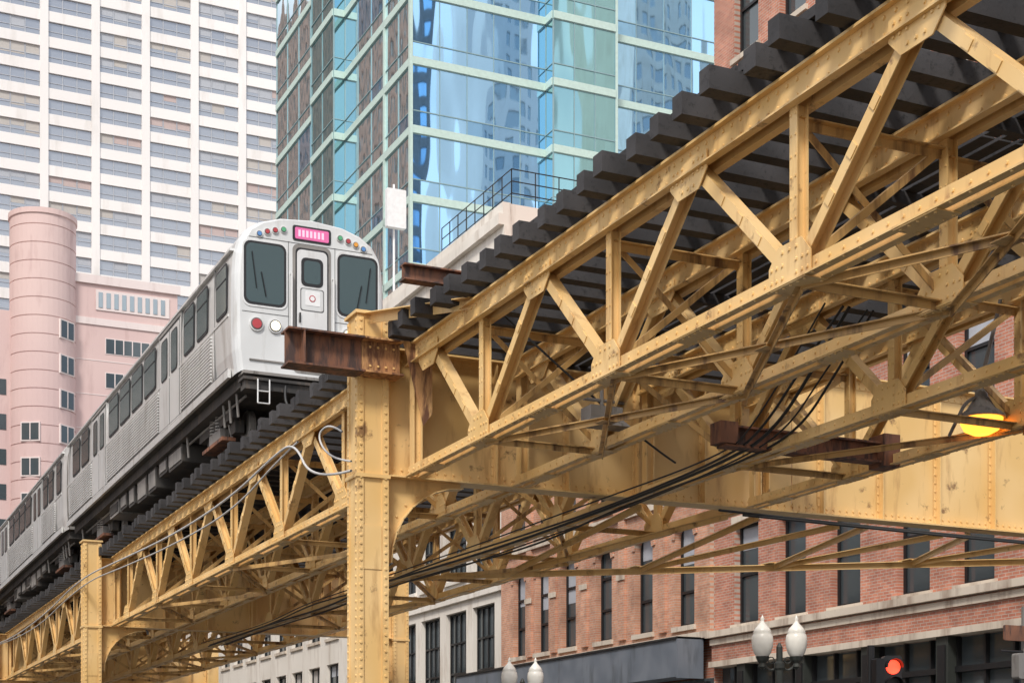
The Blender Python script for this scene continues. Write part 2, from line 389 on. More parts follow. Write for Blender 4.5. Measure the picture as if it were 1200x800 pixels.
while t<150: m.box(11.6,13.3,t-.05,t+.05,7.28+CZ,7.44+CZ,'tie_wood'); t+=2.2
m.obj('timber_ties',EL)
m=MB()
for x in(9.45,10.89,13.98,15.42):
    m.box(x-.07,x+.07,2,150,7.515+CZ,7.535+CZ,'rail_steel'); m.box(x-.012,x+.012,2,150,7.535+CZ,7.66+CZ,'rail_steel'); m.box(x-.036,x+.036,2,150,7.66+CZ,7.70+CZ,'rail_steel')
for x in(11.2,13.75): m.box(x-.04,x+.04,2,150,7.67+CZ,7.80+CZ,'rail_steel')
m.obj('rails',EL)
# cables
curve('feeder_cable',[V(8.25,23.9,5.15),V(8.1,25.5,5.25),V(8.15,26.6,6.15),V(8.2,28.0,6.2),V(8.2,31,5.95),V(8.2,36,5.95),V(8.2,42,6.2),V(8.25,49,6.55),V(8.2,56,6.1),V(8.2,66,6.1),V(8.25,74,6.6),V(8.2,90,6.0),V(8.2,99,6.5)],.022,'cable_grey',EL)
curve('feeder_cable',[V(8.25,23.9,5.3),V(8.2,24.8,5.5),V(8.15,25.4,6.0),V(8.25,25.0,6.15),V(8.3,24.5,5.9)],.018,'cable_grey',EL)
curve('feeder_cable',[V(8.2,26.6,6.15),V(8.25,28.0,6.1),V(8.25,31,5.7),V(8.25,36,5.75),V(8.25,42,6.0),V(8.3,49,6.4),V(8.2,60,5.7),V(8.25,74,6.5)],.018,'cable_grey',EL)
rc=random.Random(3)
for k in range(5):
    a=12.75+.2*k; r=.014+.006*(k%3)
    pts=[V(a+.1*(k%2),17.5,6.6),V(a,18.4,5.9),V(a,19.2,5.35),V(12.95+.1*k,20.2,5.12-.01*k)]
    for q in range(1,9): pts.append(V(a+rc.uniform(-.2,.2),20.4+q*4,5.08-rc.uniform(0,.13)))
    curve('power_cable',pts,r,'cable_black',EL)
for k in range(2):
    curve('power_cable',[V(15+k*.5,23.7,5.0-.05*k),V(18,23.75-.05*k,4.95-.03*k),V(21,23.7,4.92-.04*k),V(27,23.7,4.88)],.024,'cable_black',EL)
curve('power_cable',[V(9.6,21,7.0),V(11,20,5.3),V(12.5,21,5.1)],.018,'cable_black',EL)
# ---------------------------------------------------------------- train
TRN=empty('train')
CC=10.17
prof=[(-1.58,8.74),(-1.64,9.2),(-1.66,9.9),(-1.65,10.8),(-1.62,11.22),(-1.55,11.5),(-1.40,11.74),(-1.12,11.93),(-.7,12.06),(0,12.12)]
prof=prof+[(-x,h) for x,h in prof[::-1][1:]]
def car(idx,y0,L):
    m=MB(); rings=[(0,.93,.972,'w'),(.03,.962,.985,'w'),(.12,.988,.995,'w'),(.3,1,1,'w'),(.55,1,1,'s'),(L-.2,1,1,'s'),(L,.95,.98,'s')]
    if idx: rings=[(0,.95,.98,'s'),(.2,1,1,'s'),(L-.2,1,1,'s'),(L,.95,.98,'s')]
    hm=10.3; n=len(prof); R=[]
    for (o,sx,sz,_) in rings: R.append([V(CC+x*sx,y0+o,hm+(h-hm)*sz) for x,h in prof])
    for r in range(len(rings)-1):
        white=(idx==0 and r<3)
        for j in range(n-1):
            roof= 4<=j<n-5
            m.poly([R[r][j],R[r][j+1],R[r+1][j+1],R[r+1][j]], 'car_white' if white else ('car_roof' if roof else 'car_steel'))
        m.poly([R[r][0],R[r+1][0],R[r+1][-1],R[r][-1]],'under_dark')
    m.poly(R[0],'car_white' if idx==0 else 'under_grey'); m.poly(R[-1][::-1],'under_grey')
    o=m.obj('body_shell',TRN)
    m=MB(); S=CC-1.655; nx=-X
    m.box(S-.02,S+.05,y0+.5,y0+L-.1,8.72+CZ,8.9+CZ,'car_steel')
    m.box(S-.022,S+.05,y0+.5,y0+L-.1,10.0+CZ,10.05+CZ,'car_steel')
    m.box(S-.03,S+.08,y0+.3,y0+L-.1,11.32+CZ,11.37+CZ,'car_steel')
    for u in(1.65,4.75,7.15,14.1,16.4,L-.5): m.box(S-.008,S+.03,y0+u-.012,y0+u+.012,8.9+CZ,11.3+CZ,'seam_dark')
    m.box(S-.024,S-.0205,y0+.5,y0+L-.1,8.9+CZ,8.915+CZ,'seam_dark')
    doors=[(4.9,7.0),(14.2,16.3)]
    segs=[(1.9,4.7),(7.2,14.0),(16.5,L-.6)]
    for s0,s1 in segs:
        m.box(S-.004,S+.03,y0+s0,y0+s1,8.92+CZ,9.98+CZ,'under_grey')
        for k in range(14):
            h=8.955+k*.073
            m.beam(V(S-.02,y0+s0,h+.02),V(S-.02,y0+s1,h+.02),nx,.042,.035,'car_steel')
    def win(u0,u1,h0=10.12,h1=11.16,split=True):
        c=V(S-.005,y0+(u0+u1)/2,(h0+h1)/2)
        m.rrect(c,Y,Z,nx,u1-u0,h1-h0,.1,.022,'black_rubber'); m.rrect(c+nx*.002,Y,Z,nx,u1-u0-.1,h1-h0-.1,.07,.026,'car_glass')
        if split: m.beam(V(S-.035,y0+u0+.06,h1-.34),V(S-.035,y0+u1-.06,h1-.34),nx,.03,.012,'black_rubber')
    win(.55,1.45,10.1,11.15); win(2.2,3.2); win(3.45,4.45)
    for k in range(4): win(7.5+k*1.6,8.85+k*1.6)
    win(16.9,18.2); win(18.5,19.8)
    for d0,d1 in doors:
        m.box(S-.012,S+.02,y0+d0-.12,y0+d0,8.8+CZ,11.25+CZ,'car_steel'); m.box(S-.012,S+.02,y0+d1,y0+d1+.12,8.8+CZ,11.25+CZ,'car_steel')
        m.box(S-.03,S-.001,y0+d0-.1,y0+d1+.1,11.2+CZ,11.27+CZ,'under_grey')
        for q in(0,1):
            w=(d1-d0)/2; c=V(S-.002,y0+d0+w*(q+.5),10.0)
            m.rrect(c,Y,Z,nx,w-.03,2.35,.03,.012,'seam_dark'); m.rrect(c+nx*.0135,Y,Z,nx,w-.09,2.28,.03,.008,'car_steel')
            cw=c+Z*.55; m.rrect(cw+nx*.023,Y,Z,nx,w-.38,1.0,.12,.008,'black_rubber'); m.rrect(cw+nx*.032,Y,Z,nx,w-.46,.92,.1,.004,'car_glass')
    for u in(3,10.3,17.5):
        m.box(CC-.6,CC+.6,y0+u-1.1,y0+u+1.1,12.02+CZ,12.2+CZ,'car_roof')
    m.obj('side_details',TRN)
    m=MB()
    m.box(CC-1.45,CC+1.45,y0+.2,y0+L-.2,8.5+CZ,8.73+CZ,'under_dark')
    for c in(3.4,L-3.4):
        for ax in(-1.05,1.05):
            for sx in(-.72,.72):
                m.cyl(V(CC+sx-.07,y0+c+ax,8.12),V(CC+sx+.07,y0+c+ax,8.12),.40,'under_grey',20)
                m.cyl(V(CC+sx*1.25-.06,y0+c+ax,8.12),V(CC+sx*1.25+.06,y0+c+ax,8.12),.15,'under_dark',12)
                m.box(CC+sx*1.35-.1,CC+sx*1.35+.1,y0+c+ax-.2,y0+c+ax+.2,7.98+CZ,8.28+CZ,'under_dark')
            m.cyl(V(CC-.8,y0+c+ax,8.12),V(CC+.8,y0+c+ax,8.12),.08,'under_dark')
        for sx in(-1.12,1.12):
            m.beam(V(CC+sx,y0+c-1.5,8.34),V(CC+sx,y0+c+1.5,8.34),Z,.16,.2,'under_dark')
            m.beam(V(CC+sx,y0+c-.5,8.1),V(CC+sx,y0+c+.5,8.1),Z,.2,.22,'under_grey')
            for q in(-.25,.25):
                for z in range(5): m.cyl(V(CC+sx-.05,y0+c+q,8.2+z*.07),V(CC+sx-.05,y0+c+q,8.235+z*.07),.1,'under_grey',10)
            m.box(CC+sx-.16,CC+sx+.16,y0+c-.9,y0+c+.9,7.86+CZ,7.94+CZ,'rusty_steel')
            m.cyl(V(CC+sx,y0+c-.75,8.42),V(CC+sx*.9,y0+c-.75,7.95),.035,'under_grey',8)
            m.cyl(V(CC+sx,y0+c+.75,8.42),V(CC+sx*.9,y0+c+.75,7.95),.035,'under_grey',8)
        m.box(CC-.3,CC+.3,y0+c-1.2,y0+c+1.2,8.1+CZ,8.5+CZ,'under_dark')
    x=6.0
    while x<L-6.2:
        w=random.uniform(.7,1.5); dz=random.uniform(.35,.62); mt=random.choice(['under_grey','under_dark','under_dark'])
        m.rrect(V(CC-1.35,y0+x+w/2,8.5-dz/2),Y,Z,X,w,dz,.05,.9,mt)
        m.box(CC-1.37,CC-1.352,y0+x+.1,y0+x+w-.1,8.5-dz+.08+CZ,8.5-.08+CZ,'under_grey' if mt=='under_dark' else 'under_dark')
        m.cyl(V(CC-1.3,y0+x+w+.08,8.55),V(CC-1.3,y0+x+w+.08,8.2),.04,'under_grey',8)
        x+=w+random.uniform(.15,.4)
    m.cyl(V(CC-1.2,y0+.8,8.45),V(CC-1.2,y0+L-1,8.45),.03,'under_grey',8)
    for u in(.9,1.5,2.0,5.4,L-1.2): m.cyl(V(CC-1.38,y0+u,8.6),V(CC-1.3,y0+u+.15,8.05),.03,'under_grey',8)
    m.obj('running_gear',TRN)
LCAR=21.0
for k in range(4): car(k,32.0+k*21.6,LCAR)
m=MB()
for k in range(3):
    y=32+21+21.6*k; m.box(CC-.5,CC+.5,y-.01,y+.61,8.9+CZ,11.3+CZ,'black_rubber')
m.obj('gangway',TRN)
m=MB(); F=32.0; ny=-Y
def fr(a0,a1,h0,h1,r,thk,mat,off=0): m.rrect(V((a0+a1)/2,F-off,(h0+h1)/2),X,Z,ny,a1-a0,h1-h0,r,thk,mat)
for sgn in(-1,1):
    a0,a1=sorted((CC+sgn*.56,CC+sgn*1.47))
    fr(a0-.03,a1+.03,10.12,11.52,.17,.015,'car_steel'); fr(a0,a1,10.16,11.48,.15,.02,'black_rubber'); fr(a0+.05,a1-.05,10.21,11.43,.12,.024,'car_glass')
    m.beam(V(CC+sgn*1.3,F-.045,11.25),V(CC+sgn*1.2,F-.045,10.5),ny,.015,.015,'black_metal'); m.beam(V(CC+sgn*1.1,F-.045,10.85),V(CC+sgn*1.0,F-.045,10.35),ny,.018,.015,'black_metal')
    for (x,mt) in((.80,'headlight'),(1.2,'lamp_red')):
        c=V(CC+sgn*x,F,9.76); m.cyl(c,c+ny*.04,.15,'car_steel',20); m.cyl(c+ny*.03,c+ny*.05,.125,'seam_dark',20); m.cyl(c+ny*.04,c+ny*.06,.10,mt,20)
    for x,mt,h in((.62,'lamp_green',11.80),(.80,'lamp_red',11.76),(.97,'lamp_amber' if sgn>0 else 'lamp_red',11.71),(1.14,'lamp_blue',11.64)):
        c=V(CC+sgn*x,F,h); m.cyl(c,c+ny*.03,.072,'car_steel',16); m.cyl(c+ny*.02,c+ny*.035,.06,'seam_dark',14); m.cyl(c+ny*.03,c+ny*.05,.045,mt,14)
    m.cyl(V(CC+sgn*.46,F-.09,9.2),V(CC+sgn*.46,F-.09,10.9),.018,'car_steel',8)
    for h in(9.2,10.9): m.cyl(V(CC+sgn*.46,F,h),V(CC+sgn*.46,F-.09,h),.014,'car_steel',8)
    m.box(*sorted((CC+sgn*.5,CC+sgn*1.35)),F-.03,F-.0,9.0+CZ,9.03+CZ,'under_grey')
    m.box(*sorted((CC+sgn*.5,CC+sgn*1.5)),F-.006,F-.0,10.0+CZ,10.012+CZ,'seam_dark')
    m.box(*sorted((CC+sgn*.505,CC+sgn*.515)),F-.006,F,8.9+CZ,11.58+CZ,'seam_dark')
m.box(CC-1.35,CC+1.35,F-.006,F,11.56+CZ,11.572+CZ,'seam_dark')
fr(CC-.42,CC+.42,8.85,11.55,.12,.012,'under_grey'); fr(CC-.36,CC+.36,8.9,11.48,.1,.02,'black_rubber'); fr(CC-.33,CC+.33,8.92,11.44,.1,.03,'car_steel')
fr(CC-.24,CC+.24,10.68,11.28,.1,.038,'black_rubber'); fr(CC-.18,CC+.18,10.74,11.22,.08,.042,'car_glass')
fr(CC-.26,CC+.26,10.16,10.64,.05,.034,'seam_dark'); fr(CC-.24,CC+.24,10.18,10.62,.05,.038,'car_white'); fr(CC-.15,CC+.17,10.28,10.58,.02,.044,'sign_white')
m.cyl(V(CC-.27,F-.06,9.9),V(CC-.27,F-.06,10.1),.02,'black_metal',8)
c=V(CC,F-.046,10.43); m.cyl(c,c+ny*.004,.07,'lamp_red',16); m.cyl(c,c+ny*.006,.05,'sign_white',16)
fr(CC-.42,CC+.42,11.62,11.94,.05,.015,'black_rubber'); fr(CC-.37,CC+.37,11.66,11.90,.03,.022,'sign_pink')
for k in range(7): m.box(CC-.30+k*.085,CC-.25+k*.085,F-.028,F-.023,11.71+CZ,11.85+CZ,'sign_text')
m.box(CC-1.5,CC+1.5,F-.1,F+.3,8.58+CZ,8.64+CZ,'under_dark'); m.box(CC-1.5,CC+1.5,F-.1,F+.3,8.70+CZ,8.76+CZ,'under_grey'); m.box(CC-1.45,CC+1.45,F-.03,F+.3,8.4+CZ,8.58+CZ,'under_dark')
m.box(CC-.12,CC+.12,F-.5,F+.6,8.2+CZ,8.42+CZ,'under_grey'); m.rrect(V(CC,F-.5,8.31),X,Z,ny,.42,.36,.06,.12,'under_dark')
m.cyl(V(CC-.25,F-.3,8.15),V(CC-.25,F+.3,8.15),.04,'under_grey',8)
for x in(-1.2,-.95):
    m.cyl(V(CC+x,F-.12,8.6),V(CC+x,F-.12,8.1),.016,'car_steel',8)
m.cyl(V(CC-1.2,F-.12,8.1),V(CC-.95,F-.12,8.1),.016,'car_steel',8); m.cyl(V(CC-1.2,F-.12,8.35),V(CC-.95,F-.12,8.35),.016,'car_steel',8)
m.obj('cab_front',TRN)
curve('coupler_hose',[V(CC-.6,F-.1,8.5),V(CC-.7,F-.3,8.1),V(CC-.45,F-.3,7.98),V(CC-.3,F-.1,8.4)],.03,'cable_black',TRN)
# ---------------------------------------------------------------- facade helper
def facade(m,O,U,Nn,cols,rows,u0,u1,z0,z1,wall,dep=.3,frame='black_metal',glassm='window_glass',sill='limestone',lintel=None,mull=(1,1),arch=False,fw=.06,blinds=None):
    def bx(a,b,c,d,n0,n1,mat):
        p=O+U*((a+b)/2)+Z*((c+d)/2)+Nn*((n0+n1)/2); m.obox(p,U*((b-a)/2),Z*((d-c)/2),Nn*((n1-n0)/2),mat)
    cur=u0
    for a,b in cols:
        if a>cur: bx(cur,a,z0,z1,-dep,0,wall)
        cz=z0
        for c,d in rows:
            if c>cz: bx(a,b,cz,c,-dep,0,wall)
            cz=d
            gm=glassm
            bx(a,b,c,d,-dep,-dep+.02,gm)
            if blinds and random.random()<.5: bx(a+fw,b-fw,d-(d-c)*random.choice([.25,.4,.5]),d-fw,-dep+.02,-dep+.03,random.choice(blinds))
            fo=-dep+.032
            bx(a,a+fw,c,d,fo,fo+.06,frame); bx(b-fw,b,c,d,fo,fo+.06,frame); bx(a+fw,b-fw,c,c+fw,fo,fo+.06,frame); bx(a+fw,b-fw,d-fw,d,fo,fo+.06,frame)
            for k in range(mull[0]):
                x=a+(b-a)*(k+1)/(mull[0]+1); bx(x-fw*.4,x+fw*.4,c+fw,d-fw,fo,fo+.05,frame)
            for k in range(mull[1]):
                z=c+(d-c)*(k+1)/(mull[1]+1); bx(a+fw,b-fw,z-fw*.5,z+fw*.5,fo,fo+.055,frame)
            if sill: bx(a-.12,b+.12,c-.16,c-.002,.001,.1,sill)
            if lintel: bx(a-.12,b+.12,d+.002,d+.28,.001,.05,lintel)
            if arch:
                r=(b-a)/2; n=8; sg=.85
                pts=[(a+r-r*math.cos(math.pi*j/n),d-r*sg+r*sg*math.sin(math.pi*j/n)) for j in range(n+1)]
                for j in range(n):
                    (xa,za),(xb,zb)=pts[j],pts[j+1]
                    q=[O+U*xa+Z*za,O+U*xb+Z*zb,O+U*xb+Z*d,O+U*xa+Z*d]
                    if U.cross(Z).dot(Nn)<0: q=q[::-1]
                    q=[p-Nn*.003 for p in q]; m.poly(q,wall)
                    m.poly([O+U*xa+Z*za,O+U*xb+Z*zb,O+U*xb+Z*zb-Nn*(dep-.09),O+U*xa+Z*za-Nn*(dep-.09)],wall)
                    ca=O+U*xa+Z*za+Nn*.03; cb=O+U*xb+Z*zb+Nn*.03; dd=(cb-ca).normalized(); nr=Nn.cross(dd)
                    if nr.z<0: nr=-nr
                    m.beam(ca+nr*.1,cb+nr*.1,Nn,.2,.05,lintel or wall)
        if z1>cz: bx(a,b,cz,z1,-dep,0,wall)
        cur=b
    if u1>cur: bx(cur,u1,z0,z1,-dep,0,wall)
    return bx
BX=27.0
B1=empty('red_brick_building'); m=MB()
O=Vector((BX,0,0)); U=Y; Nn=-X
cols=sorted([(c-.66,c+.66) for c in(41.1,38.65,36.1,33.2,30.8,28.0)])
rows=[(5.27+4.4*k+CZ,8.35+4.4*k+CZ) for k in range(8)]
bx=facade(m,O,U,Nn,cols,rows,25.5,42.9,5.15+CZ,42,'brick_red',lintel='limestone',mull=(0,1),sill='limestone',fw=.09,blinds=['blind_grey','blind_beige'])
for k in range(1,8):
    bx(25.5,42.9,4.9+4.4*k+CZ,5.02+4.4*k+CZ,.002,.06,'brick_red')
bx(25.4,43.0,4.95+CZ,5.15+CZ,-.3,.32,'limestone'); bx(25.5,42.9,4.2+CZ,4.95+CZ,-.3,.12,'brick_red'); bx(25.5,42.9,4.72+CZ,4.9+CZ,.122,.2,'limestone'); bx(25.45,42.95,4.02+CZ,4.2+CZ,-.3,.22,'limestone')
y=25.5
while y<42.5:
    bx(y,y+.45,0.1,4.02+CZ,-.3,.12,'lamp_post_green'); bx(y+.08,y+.37,.4,3.8+CZ,.122,.16,'black_metal'); y+=3.1
bx(25.5,42.9,.1,.8,-.28,.0,'limestone'); bx(25.5,42.9,.8,4.0+CZ,-.31,-.29,'window_glass'); bx(25.5,42.9,3.1+CZ,3.25+CZ,-.28,-.1,'black_metal')
y=26.5
while y<42.5: bx(y,y+.07,.8,4.0+CZ,-.28,-.15,'black_metal'); y+=1.03
m.obj('street_facade',B1)
m=MB(); m.box(BX+.31,BX+22,25.5,42.89,.05,41.8,'brick_red_x'); m.box(BX+.0,BX+.3,42.902,42.95,.1,42,'brick_red_x'); m.obj('main_block',B1)
B2=empty('arched_brick_building'); m=MB()
cols=[(43.9,45.1),(46.6,47.8),(49.5,50.7),(52.3,53.5),(54.6,55.7),(56.7,57.8)]
rows=[(5.5+4.6*k+CZ,8.9+4.6*k+CZ) for k in range(3)]
bx=facade(m,O-X*.15,U,Nn,cols,rows,42.96,59,5.1+CZ,22.6,'brick_orange',lintel='brick_orange',mull=(0,2),arch=True,sill='limestone',fw=.09,blinds=['blind_grey','blind_beige'])
for k in range(4): bx(42.96,59,5.1+4.6*k+CZ-.1,5.1+4.6*k+CZ+.12,.002,.12,'limestone')
for yy in(45.85,48.65,51.5,54.05,56.2): bx(yy-.22,yy+.22,5.4+CZ,22.4,.002,.1,'brick_orange'); bx(yy-.28,yy+.28,7.5+CZ,7.7+CZ,.102,.15,'limestone')
bx(42.96,59,22.6,23.0,-.3,.5,'limestone')
bx(42.96,59,.1,3.7+CZ,-.3,-.05,'window_glass'); bx(42.96,59,4.98+CZ,5.1+CZ-.12,-.3,.02,'brick_orange')
for k in range(7): bx(43.0+k*2.6,43.4+k*2.6,.1,3.6+CZ,-.04,.1,'black_metal')
m.obj('street_facade',B2)
m=MB(); m.box(25.9,26.8,43.4,61.5,3.75+CZ,4.95+CZ,'fascia_grey'); m.box(25.86,26.82,43.3,43.39,3.7+CZ,5.0+CZ,'fascia_grey'); m.box(25.84,26.84,43.3,61.6,4.952+CZ,5.02+CZ,'black_metal'); m.obj('sign_fascia',B2)
m=MB(); m.box(BX+.2,BX+20,42.97,58.98,.05,22.4,'brick_red_x'); m.obj('main_block',B2)
B3=empty('white_loft_building'); m=MB()
cols=[(60+k*3.0,62.3+k*3.0) for k in range(6)]
rows=[(.8,4.6),(5.6,9.6),(11.0,13.5),(15,17.5),(19,21.5)]
bx=facade(m,O,U,Nn,cols,rows,59.02,78,0.1,25.0,'cream_wall',mull=(3,2),sill='cream_wall',fw=.08)
bx(59.04,78,25.002,25.45,-.3,.25,'cream_wall'); bx(59.06,78,25.452,25.95,-.3,.05,'cream_wall'); bx(59.05,78,10.0,10.3,.002,.15,'cream_wall')
m.obj('street_facade',B3)
m=MB(); m.box(BX+.302,BX+20,59.08,77,.05,25.2,'cream_wall'); m.box(BX+.304,BX+20,59.1,59.4,25.2,25.93,'cream_wall'); m.obj('main_block',B3)
m=MB()
for z in(26.5,27.0,27.5):
    m.cyl(Vector((BX+.5,67,z)),Vector((BX+.5,59.4,z)),.025,'black_metal',6); m.cyl(Vector((BX+.5,59.4,z)),Vector((BX+5,59.4,z)),.025,'black_metal',6)
for k in range(9): y=59.4+k*.95; m.cyl(Vector((BX+.5,y,25.2)),Vector((BX+.5,y,27.5)),.025,'black_metal',6)
for k in range(5): m.cyl(Vector((BX+.5+k*1.1,59.4,25.2)),Vector((BX+.5+k*1.1,59.4,27.5)),.025,'black_metal',6)
m.obj('roof_railing',B3)
m=MB(); m.rrect(Vector((BX+.6,73.4,30.5)),X,Z,-Y,1.0,1.9,.05,.3,'sign_white'); m.cyl(Vector((BX+.6,73.5,25.2)),Vector((BX+.6,73.5,31.8)),.06,'sign_white',8); m.obj('panel_antenna',B3)
B4=empty('stone_shop_building'); m=MB()
cols=[(80+k*3.2,82.0+k*3.2) for k in range(15)]
rows=[(1.0,4.4),(6.0,8.6),(10,12.6),(14,16.6)]
bx=facade(m,O-X*.1,U,Nn,cols,rows,78.05,130,.1,18.5,'cream_wall',mull=(1,1),sill='limestone',fw=.1,blinds=['blind_grey','blind_beige'])
bx(78.06,130,18.502,19.1,-.3,.4,'limestone'); bx(78.06,130,5.0,5.3,.002,.2,'limestone')
m.box(BX+.42,TXX:=29.2,78.06,129.9,.05,18.4,'cream_wall')
m.obj('street_facade',B4)
# ---------------------------------------------------------------- glass tower
GT=empty('glass_tower'); m=MB()
def curtain(m,O,U,Nn,u0,u1,z0,z1,pw,glz,floor=3.6,ph=40.0,jit=.004,band='tower_band'):
    n=max(1,round((u1-u0)/pw)); w=(u1-u0)/n
    zb=ph-floor*math.ceil((ph-z0)/floor)
    def bx(a,b,c,d,n0,n1,mat):
        p=O+U*((a+b)/2)+Z*((c+d)/2)+Nn*((n0+n1)/2); m.obox(p,U*((b-a)/2),Z*((d-c)/2),Nn*((n1-n0)/2),mat)
    z=zb
    while z<z1:
        bx(u0,u1,z-.20,z+.20,-.3,.10,band); bx(u0,u1,z-.25,z-.20,-.3,.03,'tower_mullion')
        bx(u0,u1,z+.97,z+1.02,-.1,.04,'tower_mullion')
        for k in range(n):
            for (c,d) in((z+.20,z+.97),(z+1.02,z+floor-.25)):
                a,b=u0+k*w,u0+(k+1)*w
                g=random.choice(glz)
                tu=random.uniform(-jit,jit); tz=random.uniform(-jit,jit)
                q=[O+U*a+Z*c+Nn*(-tu-tz),O+U*b+Z*c+Nn*(tu-tz),O+U*b+Z*d+Nn*(tu+tz),O+U*a+Z*d+Nn*(-tu+tz)]
                if U.cross(Z).dot(Nn)<0: q=q[::-1]
                m.poly(q,g)
        z+=floor
    for k in range(n+1):
        x=u0+k*w; bx(x-.025,x+.025,zb,z1,-.05,.035,'tower_mullion')
TX,TY=30.0,77.2
blue=['tower_glass_blue']*6+['tower_glass_deep']
teal=['tower_glass_teal']*3+['tower_glass_teal']
pale=['tower_glass_pale']*5+['tower_glass_blue']
Of=Vector((0,TY,0))
curtain(m,Of,X,-Y,TX,37.8,6,62,1.56,blue); curtain(m,Of-Y*.9,X,-Y,37.8,41.6,6,62,1.27,teal); curtain(m,Of,X,-Y,41.6,56,6,62,1.8,blue)
curtain(m,Vector((37.8,0,0)),Y,-X,TY-.9,TY,6,62,.9,teal)
curtain(m,Vector((TX,0,0)),Y,-X,TY,81.2,6,62,2.0,pale); curtain(m,Vector((TX,0,0)),Y,-X,81.2,88,6,62,2.3,pale)
curtain(m,Vector((TX-.7,0,0)),Y,-X,88,92.2,6,62,2.1,teal); curtain(m,Vector((0,88,0)),X,-Y,TX-.7,TX,6,62,.7,teal)
curtain(m,Vector((TX,0,0)),Y,-X,92.2,102,6,62,2.4,pale)
m.box(TX-.15,TX+.0,TY-.12,TY+.15,0,62,'tower_band'); m.box(TX-.1,TX+.0,81.1,81.35,0,62,'tower_band')
m.box(41.6,41.75,TY-.95,TY,0,62,'tower_band')
m.obj('curtain_wall',GT)
m=MB(); m.box(TX+.32,56,TY+.32,101.8,0.05,62,'tower_mullion'); m.box(TX+.3,56,TY+.3,101.8,.06,5.9,'cream_wall'); m.box(TX,56,TY,102,62,62.6,'tower_band'); m.obj('core',GT)
# ---------------------------------------------------------------- white office tower
WO=empty('white_office_tower'); m=MB()
WT=250.0
bl=['office_glass']*7+['blind_grey','blind_grey','blind_beige','blind_beige','blind_warm']
pitch=7.76; a0=36.7-2*pitch
def wbx(a,b,c,d,n0,n1,mat): m.box(a,b,WT-n1,WT-n0,c,d,mat)
zr=[CZ+ (930-295)*247/1850 +3.94*(k-20) for k in range(33)]
ncol=8
for k in range(ncol+1):
    x=a0+k*pitch; wbx(x-.62,x+.62,0,150,-.5,.2,'white_concrete')
for z in zr:
    if z<2: continue
    wbx(a0,a0+pitch*ncol,z-1.6,z,-.5,.0,'white_concrete')
    for k in range(ncol):
        x0=a0+k*pitch+.62; x1=a0+(k+1)*pitch-.62; w=(x1-x0)/3
        base=random.choice(bl)
        for j in range(3):
            g=base if random.random()<.7 else random.choice(bl)
            wbx(x0+j*w,x0+(j+1)*w,z,z+2.34,-.42,-.3,'office_glass')
            if g!='office_glass': 
                hh=random.choice([.4,.5,.6,.75]); wbx(x0+j*w+.1,x0+(j+1)*w-.1,z+2.34*(1-hh),z+2.3,-.3,-.28,g)
            wbx(x0+j*w-.07,x0+j*w+.07,z,z+2.34,-.3,-.2,'blind_grey')
        wbx(x0,x1,z+.85,z+.95,-.3,-.22,'blind_grey')
m.box(a0-.6,a0+pitch*ncol+.6,WT+.51,WT+30,0.05,150,'white_concrete')
m.obj('facade_grid',WO)
# ---------------------------------------------------------------- pink building
PK=empty('pink_stone_building'); m=MB(); PT=190.0
m.box(31.0,43.5,PT,PT+25,0,60.5+CZ,'pink_stone'); m.box(13,25.5,PT+.5,PT+25,0,56+CZ,'pink_stone')
m.box(31.2,43.7,PT-.15,PT+.0,55.4+CZ,56.2+CZ,'pink_pale'); m.box(30.9,43.8,PT-.3,PT+.0,60.2+CZ,61.2+CZ,'pink_pale')
m.box(33.8,42.5,PT-.12,PT-.002,57.2+CZ,59.6+CZ,'pink_pale')
for k in range(9): m.box(34.1+k*.92,34.6+k*.92,PT-.18,PT-.121,57.5+CZ,59.3+CZ,'window_glass_light')
PR=3.75; PC=Vector((27.9,PT+1,0))
for k in range(15):
    z=52.2-4.05*k+CZ
    if z<4: break
    m.box(35,41.2,PT-.08,PT-.051,z,z+1.7,'window_glass'); m.box(34.9,41.3,PT-.05,PT-.002,z-.1,z+1.8,'pink_pale')
    for j in range(1,6): m.box(35+j*1.03-.06,35+j*1.03+.06,PT-.11,PT-.081,z,z+1.7,'pink_pale')
    m.box(31,43.5,PT-.04,PT-.002,z-1.0,z-.9,'pink_pale')
    for th in(-52,-120):
        a=math.radians(th); n=Vector((math.cos(a),math.sin(a),0)); u=n.cross(Z); c=PC+n*(PR-.12)+Z*(z+1.6)
        if th<-100 and k<3: continue
        m.obox(c,u*1.15,n*.16,Z*1.12,'pink_pale'); m.obox(c,u*1.0,n*.2,Z*.95,'window_glass'); m.obox(c,u*.06,n*.24,Z*.95,'pink_pale')
    for j in range(4): m.box(14.5+j*2.6,15.9+j*2.6,PT+.44,PT+.498,z-6,z-4.2,'window_glass')
m.obj('main_block',PK)
m=MB(); m.lathe((27.9,PT+1,0),[(3.75,0)]+[q for k in range(32) for q in((3.75,k*2.1+1.98),(3.66,k*2.1+2.0),(3.66,k*2.1+2.07),(3.75,k*2.1+2.1))]+[(3.75,68.3),(3.9,68.4),(3.9,69.0),(0,69.0)],'pink_stone',40)
o=m.obj('round_stair_tower',PK)
